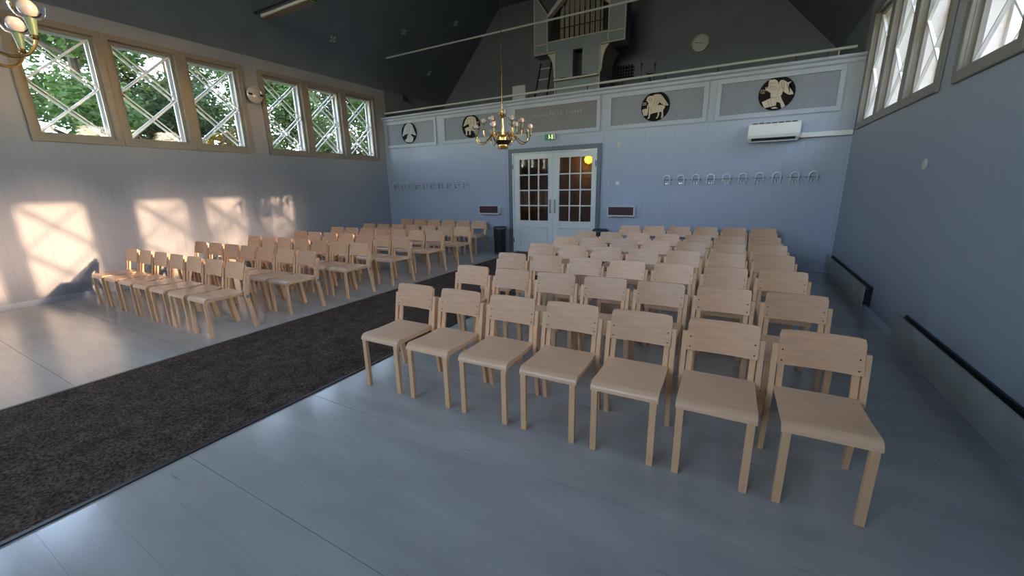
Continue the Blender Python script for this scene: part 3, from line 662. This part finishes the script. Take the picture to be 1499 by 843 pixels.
# ------------------------------------------------------------------ gallery rail
t = thing('gallery_rail', 'pale tube railing along the top of the gallery front', 'railing', (XC, YB+.05, ZP+.03))
obj('top_rail', lambda b: tube(b, [(-5.22, 0, .12), (5.15, 0, .12)], .024, 10), M['rod'], t, smooth=True)
for x in (-8.61, -7.94, -7.09, -6.1, -5.19, -4.45, -3.80, -3.07, -2.326, -1.5, -.6, .577, 1.006):
    obj('post', lambda b: tube(b, [(x-XC, 0, 0), (x-XC, 0, .115)], .010, 6), M['darkmetal'], t)
    
# ------------------------------------------------------------------ organ
YO = 10.25
og = thing('organ', 'blue-grey pipe organ with cream trim in the middle of the gallery', 'organ', (0, 0, 0))
def q(x): return x
# case front with the pipe opening cut out
zb = 4.80
LFT = [(-4.97, zb), (-4.60, zb), (-4.60, 5.67), (-4.97, 6.18)]; RGT = [(-3.06, zb), (-2.67, zb), (-2.67, 6.18), (-3.06, 5.67)]
obj('side_tower', lambda b: prism(b, LFT, YO, YO+.4), M['organ'], og); obj('side_tower', lambda b: prism(b, RGT, YO, YO+.4), M['organ'], og)
obj('case_rail', lambda b: box(b, -4.60, -3.06, YO+.003, YO+.12, zb, 5.05), M['organ'], og)
for sg in (-1, 1):
    ed = (-4.60 if sg < 0 else -3.06)
    obj('gable_board', lambda b: prism(b, [(ed, 5.67), (ed-sg*.0, 5.60), (-3.83, 6.20), (-3.83, 6.42)], YO-.01, YO+.15), M['cream'], og)
obj('case_back', lambda b: box(b, -4.60, -3.06, YO+.38, YO+.4, zb, 5.8), M['organ_side'], og)
obj('case_top', lambda b: prism(b, [(-4.60, 5.67), (-3.83, 6.42), (-3.06, 5.67), (-3.06, 5.8), (-3.83, 6.55), (-4.60, 5.8)], YO+.15, YO+.4), M['organ_side'], og)
for x_ in (-2.668, -4.98): obj('side_panel', lambda b: box(b, x_, x_+.008, YO+.02, YO+.4, zb, 6.1), M['organ_side'], og)
def tr(p, q_, w=.018):
    def f(b):
        d = Vector((q_[0]-p[0], q_[1]-p[1])).normalized(); n_ = Vector((-d.y, d.x))*w
        prism(b, [(p[0]+n_.x, p[1]+n_.y), (p[0]-n_.x, p[1]-n_.y), (q_[0]-n_.x, q_[1]-n_.y), (q_[0]+n_.x, q_[1]+n_.y)], YO-.022, YO-.0)
    return f
for p_, q_ in (((-4.96, 4.82), (-4.96, 6.17)), ((-4.60, 4.82), (-4.60, 5.67)), ((-3.06, 4.82), (-3.06, 5.67)), ((-2.68, 4.82), (-2.68, 6.17)), ((-4.97, 4.815), (-4.40, 4.815)), ((-3.24, 4.815), (-2.67, 4.815)),
               ((-4.94, 5.03), (-4.62, 5.03)), ((-3.04, 5.03), (-2.70, 5.03)), ((-4.58, 5.055), (-3.08, 5.055)), ((-4.97, 6.17), (-4.61, 5.68)), ((-2.67, 6.17), (-3.05, 5.68))):
    obj('trim_strip', tr(p_, q_, .012), M['cream'], og)
for i in range(23):
    x = -4.545+i*.0652; half = abs(x+3.83); top = 6.33-half*.95; r_ = .024
    h0 = 5.07; r_ = .020
    def pp(b): lathe(b, [(.006, h0), (r_*.8, h0+.10), (r_, h0+.16), (r_, top-.02), (r_*.9, top)], x, YO+.22+(.05 if i % 2 else 0), 10)
    obj('organ_pipe', pp, M['pipe'] if 2 < i < 20 else M['darkmetal'], og, smooth=True)
obj('pipe_rail', lambda b: box(b, -4.59, -3.07, YO+.15, YO+.17, 5.36, 5.375), M['darkmetal'], og)
def lower(b):
    box(b, -4.40, -3.93, YO, YO+1.0, ZGAL, 4.80); box(b, -3.69, -3.235, YO, YO+1.0, ZGAL, 4.80); box(b, -3.93, -3.69, YO, YO+1.0, ZGAL, 4.19)
obj('console_case', lower, M['organ'], og)
obj('niche_back', lambda b: box(b, -3.93, -3.69, YO+.35, YO+.4, 4.19, 4.80), M['black'], og)
obj('key_shelf', lambda b: box(b, -4.39, -3.26, YO-.12, YO, 4.13, 4.165), M['cream'], og)
for x in (-4.22, -3.66): obj('shelf_block', lambda b: box(b, x, x+.14, YO-.10, YO-.02, 4.166, 4.19), M['black'], og)
for p_, q_ in (((-4.39, ZGAL), (-4.39, 4.8)), ((-3.245, ZGAL), (-3.245, 4.8))): obj('trim_strip', tr(p_, q_, .012), M['cream'], og)
for sg, x in ((-1, -4.405), (1, -3.23)):
    pts = [(x, 4.79), (x+sg*.2, 4.79)]+[(x+sg*(.02+.18*math.cos(a)), 4.79-.45*math.sin(a)*1.0) for a in ()]+[(x+sg*(.2-.17*math.sin(a)), 4.76-.5*(1-math.cos(a))) for a in [PI/2*k/6 for k in range(1, 7)]]+[(x, 4.22)]
    obj('corbel', lambda b: prism(b, pts, YO+.0, YO+.04), M['cream'], og)
    obj('corbel_body', lambda b: prism(b, pts, YO+.04, YO+.9), M['corbel'], og)

# things on the gallery
ld = thing('step_ladder', 'dark ladder leaning beside the organ on the gallery', 'ladder', (-4.80, YO+.05, ZGAL))
for sg in (-1, 1): obj('stile', lambda b: tube(b, [(sg*.20-.09, -.3, 0), (sg*.15+.03, .25, 2.0)], .022, 6), M['darkmetal'], ld)
for k in range(7): obj('rung', lambda b: (lambda t_: tube(b, [(-.20-.09+t_*.17, -.3+.55*t_, 2*t_), (.20-.09+t_*.07, -.3+.55*t_, 2*t_)], .017, 6))(.12+k*.135), M['rod'], ld)
wb = thing('white_board', 'pale board standing on the gallery beside the ladder', 'board', (-5.30, YO-.25, ZGAL))
obj('sheet', lambda b: box(b, -.185, .185, 0, .02, .5, 1.42), M['rod'], wb); obj('foot', lambda b: [box(b, x, x+.03, -.15, .15, 0, .5) for x in (-.17, .14)], M['darkmetal'], wb)
ms = thing('music_stand', 'black perforated music stand beside the organ', 'music stand', (-2.62, 10.0, ZGAL))
def desk(b):
    for i in range(8): box(b, -.25+i*.0605, -.25+i*.0605+.036, -.006, .006, 1.17, 1.50)
    for j in range(5): box(b, -.25, .25, -.005, .005, 1.17+j*.063, 1.17+j*.063+.036)
obj('desk', desk, M['matte'], ms)
obj('column', lambda b: tube(b, [(0, .02, .05), (0, .02, 1.3)], .012, 8), M['black'], ms)
obj('lip', lambda b: box(b, -.25, .25, -.05, .006, 1.155, 1.17), M['black'], ms)
for a in (0, 2.1, 4.2): obj('leg', lambda b: tube(b, [(0, .02, .25), (.25*math.cos(a), .02+.25*math.sin(a), .01)], .008, 6), M['black'], ms)
kb = thing('folding_stand', 'black folding trestle behind the gallery rail', 'stand', (-2.0, 9.9, ZGAL))
for sg in (-1, 1): obj('leg', lambda b: tube(b, [(sg*.28, 0, 0), (-sg*.02, .0, 1.24)], .014, 6), M['black'], kb)
obj('top_bar', lambda b: tube(b, [(-.06, -.1, 1.24), (-.06, .1, 1.24), (.06, .1, 1.24)], .014, 6), M['black'], kb)
for x, lab in ((-2.28, 'short black microphone stand beside the music stand'), (-2.05, 'tall black microphone stand beside the music stand')):
    t = thing('microphone_stand', lab, 'microphone stand', (x, 10.3 if x < -2.1 else 10.65, ZGAL))
    h = 1.42 if x < -2.1 else 1.47
    obj('pole', lambda b: tube(b, [(0, 0, 0), (0, 0, h)], .007, 6), M['darkmetal'], t); obj('microphone', lambda b: lathe(b, [(.012, h), (.014, h+.09), (.024, h+.11), (.02, h+.15)], n=10), M['black'], t)
    obj('base', lambda b: lathe(b, [(.12, 0), (.12, .015), (.02, .025)], n=16), M['black'], t)

# ------------------------------------------------------------------ chandeliers
def chandelier():
    t = thing('chandelier', 'x', 'chandelier', (XC, 6.5, 0))
    obj('rod', lambda b: tube(b, [(0, 0, 2.86), (0, 0, 4.7)], .007, 6), M['brass'], t)
    obj('upper_rod', lambda b: tube(b, [(0, 0, 4.7), (0, 0, ZF)], .011, 6), M['darkmetal'], t)
    obj('ceiling_rose', lambda b: lathe(b, [(.06, ZF), (.06, ZF-.03), (.02, ZF-.08)], n=14), M['darkmetal'], t)
    obj('crown', lambda b: lathe(b, [(.012, 2.90), (.02, 2.86), (.012, 2.83), (.045, 2.80), (.07, 2.785), (.03, 2.77), (.015, 2.75)], n=14), M['brass'], t, smooth=True)
    for k in range(6):
        a = k*PI/3
        obj('crown_finial', lambda b: tube(b, [(.03*math.cos(a), .03*math.sin(a), 2.79), (.065*math.cos(a), .065*math.sin(a), 2.83), (.06*math.cos(a), .06*math.sin(a), 2.88)], .006, 6), M['brass'], t)
    obj('stem', lambda b: lathe(b, [(.014, 2.76), (.014, 2.60), (.022, 2.55), (.016, 2.48), (.05, 2.45), (.075, 2.44), (.075, 2.37)], n=16), M['brass'], t, smooth=True)
    obj('dish', lambda b: lathe(b, [(.085, 2.30), (.155, 2.375), (.15, 2.382), (.08, 2.36)], n=28), M['darkmetal'], t, smooth=True)
    obj('base_cylinder', lambda b: lathe(b, [(.088, 2.24), (.092, 2.245), (.092, 2.31), (.08, 2.32)], n=24), M['brass'], t, smooth=True)
    for ring, (n, R, zb_, off) in enumerate(((8, .50, 2.435, .2), (6, .335, 2.56, .5))):
        for k in range(n):
            a = off+2*PI*k/n; ca, sa = math.cos(a), math.sin(a)
            def armf(b):
                prof = [(.05, 2.40), (.10, 2.455), (.17, 2.475), (.24, 2.44), (.31, 2.37), (.38, 2.335), (.45, 2.35), (.49, 2.40), (.50, zb_)] if ring == 0 else \
                       [(.05, 2.42), (.10, 2.50), (.16, 2.50), (.22, 2.44), (.27, 2.41), (.315, 2.44), (.333, 2.50), (.335, zb_)]
                tube(b, smooth_path([(r*ca, r*sa, z) for r, z in prof]), .0085, 8)
            am = obj('arm', armf, M['brass'], t, smooth=True)
            x, y = R*ca, R*sa
            obj('cup', lambda b: lathe(b, [(.010, zb_-.005), (.018, zb_+.005), (.014, zb_+.02)], x, y, 10), M['brass'], am, smooth=True)
            obj('sleeve', lambda b: lathe(b, [(.013, zb_+.015), (.027, zb_+.11)], x, y, 12), M['sleeve'], am, smooth=True)
            obj('bulb', lambda b: lathe(b, [(.012, zb_+.105), (.030, zb_+.118), (.041, zb_+.145), (.039, zb_+.168), (.026, zb_+.188), (.0001, zb_+.195)], x, y, 12), M['bulb'], am, smooth=True)
            obj('glass_bowl', lambda b: lathe(b, [(.022, zb_+.10), (.05, zb_+.11), (.066, zb_+.135), (.07, zb_+.16), (.072, zb_+.165)], x, y, 16, cap=False), M['bowl'], am, smooth=True)
    index_kids(t); return t
ch = chandelier(); ch['label'] = 'brass chandelier with green sleeves and round bulbs before the gallery'
c2 = copy_tree(ch); c2.location = (XC, .47, 0); c2.rotation_euler[2] = .12; c2['label'] = 'brass chandelier cut by the photo edge in front of the windows'
for c_ in (ch, c2): c_['category'] = 'chandelier'; c_['group'] = 'brass chandeliers'

# ------------------------------------------------------------------ outside
obj('ground', lambda b: box(b, -80, 60, -40, 90, -.6, -.3), M['grass'], kind='structure').name = 'ground_outside'
def leaves(name, blobs, n, size, mt, parent, seed):
    rnd = random.Random(seed); V, F = [], []
    tot = sum(b[1][0]*b[1][1]*b[1][2] for b in blobs)
    for c, r in blobs:
        k = int(n*r[0]*r[1]*r[2]/tot)
        for _ in range(k):
            d = Vector((rnd.gauss(0, 1), rnd.gauss(0, 1), rnd.gauss(0, 1))).normalized()*(rnd.random()**.45)
            p = Vector((c[0]+d.x*r[0], c[1]+d.y*r[1], c[2]+d.z*r[2]))
            a = Vector((rnd.uniform(-1, 1), rnd.uniform(-1, 1), rnd.uniform(-.5, .5))).normalized(); b_ = a.orthogonal().normalized(); b_ = (b_*math.cos(rnd.uniform(0, 6))+a.cross(b_)*math.sin(rnd.uniform(0, 6))).normalized()
            s = size*rnd.uniform(.6, 1.3); i = len(V)
            V += [p-a*s, p+b_*s*.5, p+a*s, p-b_*s*.5]; F.append((i, i+1, i+2, i+3))
    me = bpy.data.meshes.new(name); me.from_pydata([tuple(v) for v in V], [], F); me.materials.append(mt); return link(name, me, parent)
def tree(label, x, y, h, r, mt, n, seed, size=.11, z0=1.2, cat='tree'):
    rnd = random.Random(seed); t = thing('leafy_tree', label, cat, (x, y, -.3), group='trees outside the windows')
    def tk(b):
        tube(b, [(0, 0, 0), (.05, .05, h*.4), (0, .1, h*.8)], [.18, .13, .05], 8)
        for _ in range(9):
            a = rnd.uniform(0, 6.28); z = rnd.uniform(.25, .7)*h; tube(b, [(.02, .04, z), (r*.45*math.cos(a), r*.45*math.sin(a), z+.6), (r*.8*math.cos(a), r*.8*math.sin(a), z+1.3)], [.05, .035, .015], 5)
    obj('trunk', tk, M['bark'], t)
    blobs = []
    for _ in range(16):
        a = rnd.uniform(0, 6.28); q_ = rnd.uniform(.1, .75)*r; z = rnd.uniform(z0, h-1)
        s = rnd.uniform(.28, .45)*r; blobs.append(((q_*math.cos(a), q_*math.sin(a), z), (s, s, s*.8)))
    leaves('foliage', blobs, n, size, mt, t, seed); return t
tree('green leafy tree outside the window nearest the hanging lamp', -14.5, 4.2, 8.5, 2.6, M['leaf_a'], 30000, 1, size=.08)
tree('dark leafy tree outside, between the first two windows', -18.5, 7.8, 9.5, 3.0, M['leaf_b'], 26000, 2, size=.09)
tree('green tree outside with yellowing lower leaves beside it', -16.0, 11.2, 7.6, 2.3, M['leaf_a'], 20000, 3, size=.08)
tree('low yellow-leaved tree outside the middle windows', -17.5, 9.4, 5.0, 1.3, M['leaf_c'], 1800, 4, z0=2.0)
tree('bright green tree outside the fourth window', -15.2, 14.2, 8.5, 2.6, M['leaf_a'], 30000, 5, size=.08)
tree('dark green tree behind the bright one outside', -21, 17, 10, 3.4, M['leaf_b'], 26000, 6, size=.10)
tree('yellow-green tree outside the last windows', -14.5, 17.8, 8.0, 2.4, M['leaf_a'], 28000, 8, size=.08)
tree('yellow tree outside the last window before the corner', -17.8, 22.0, 7.0, 1.8, M['leaf_c'], 6000, 9, z0=1.6)
tree('tall distant tree outside beyond the others', -25, 12, 12, 3.8, M['leaf_b'], 20000, 11, size=.12)
tree('leafy tree on the sunny side that dapples the wall light', 10.6, 9.95, 6.7, 1.9, M['leaf_b'], 8000, 12, size=.055, z0=3.7)
for i_, (x_, y_, h_) in enumerate(((13, -14, 8), (15, -7.5, 9), (12.5, -1.5, 8), (16, 3.2, 8.0))):  # trees out of view, added to block low sky light through the windows
    tree('unseen screening tree %s added to block low sky on the sunny side' % ('first second third fourth fifth sixth seventh'.split()[i_]), x_, y_, h_, 3.3, M['leaf_b'], 7000, 40+i_, size=.26, z0=.8)
nb = thing('neighbour_building', 'pale pinkish boarded building outside the shaded side windows', 'building', (1.8, 11.3, -.3), math.atan2(.8, .6))
obj('wall_core', lambda b: box(b, 0, 14, .03, .4, 0, 10.5), M['siding'], nb)
bm = bmesh.new(); box(bm, 0, .19, 0, .03, 0, 10.4); sb = finish(bm, 'siding_board', M['siding'])
for i in range(72): link('siding_board', sb, nb, (i*.195, 0, 0))
obj('eave', lambda b: box(b, -.3, 14.3, -.5, .6, 10.4, 10.6), M['roofing'], nb)
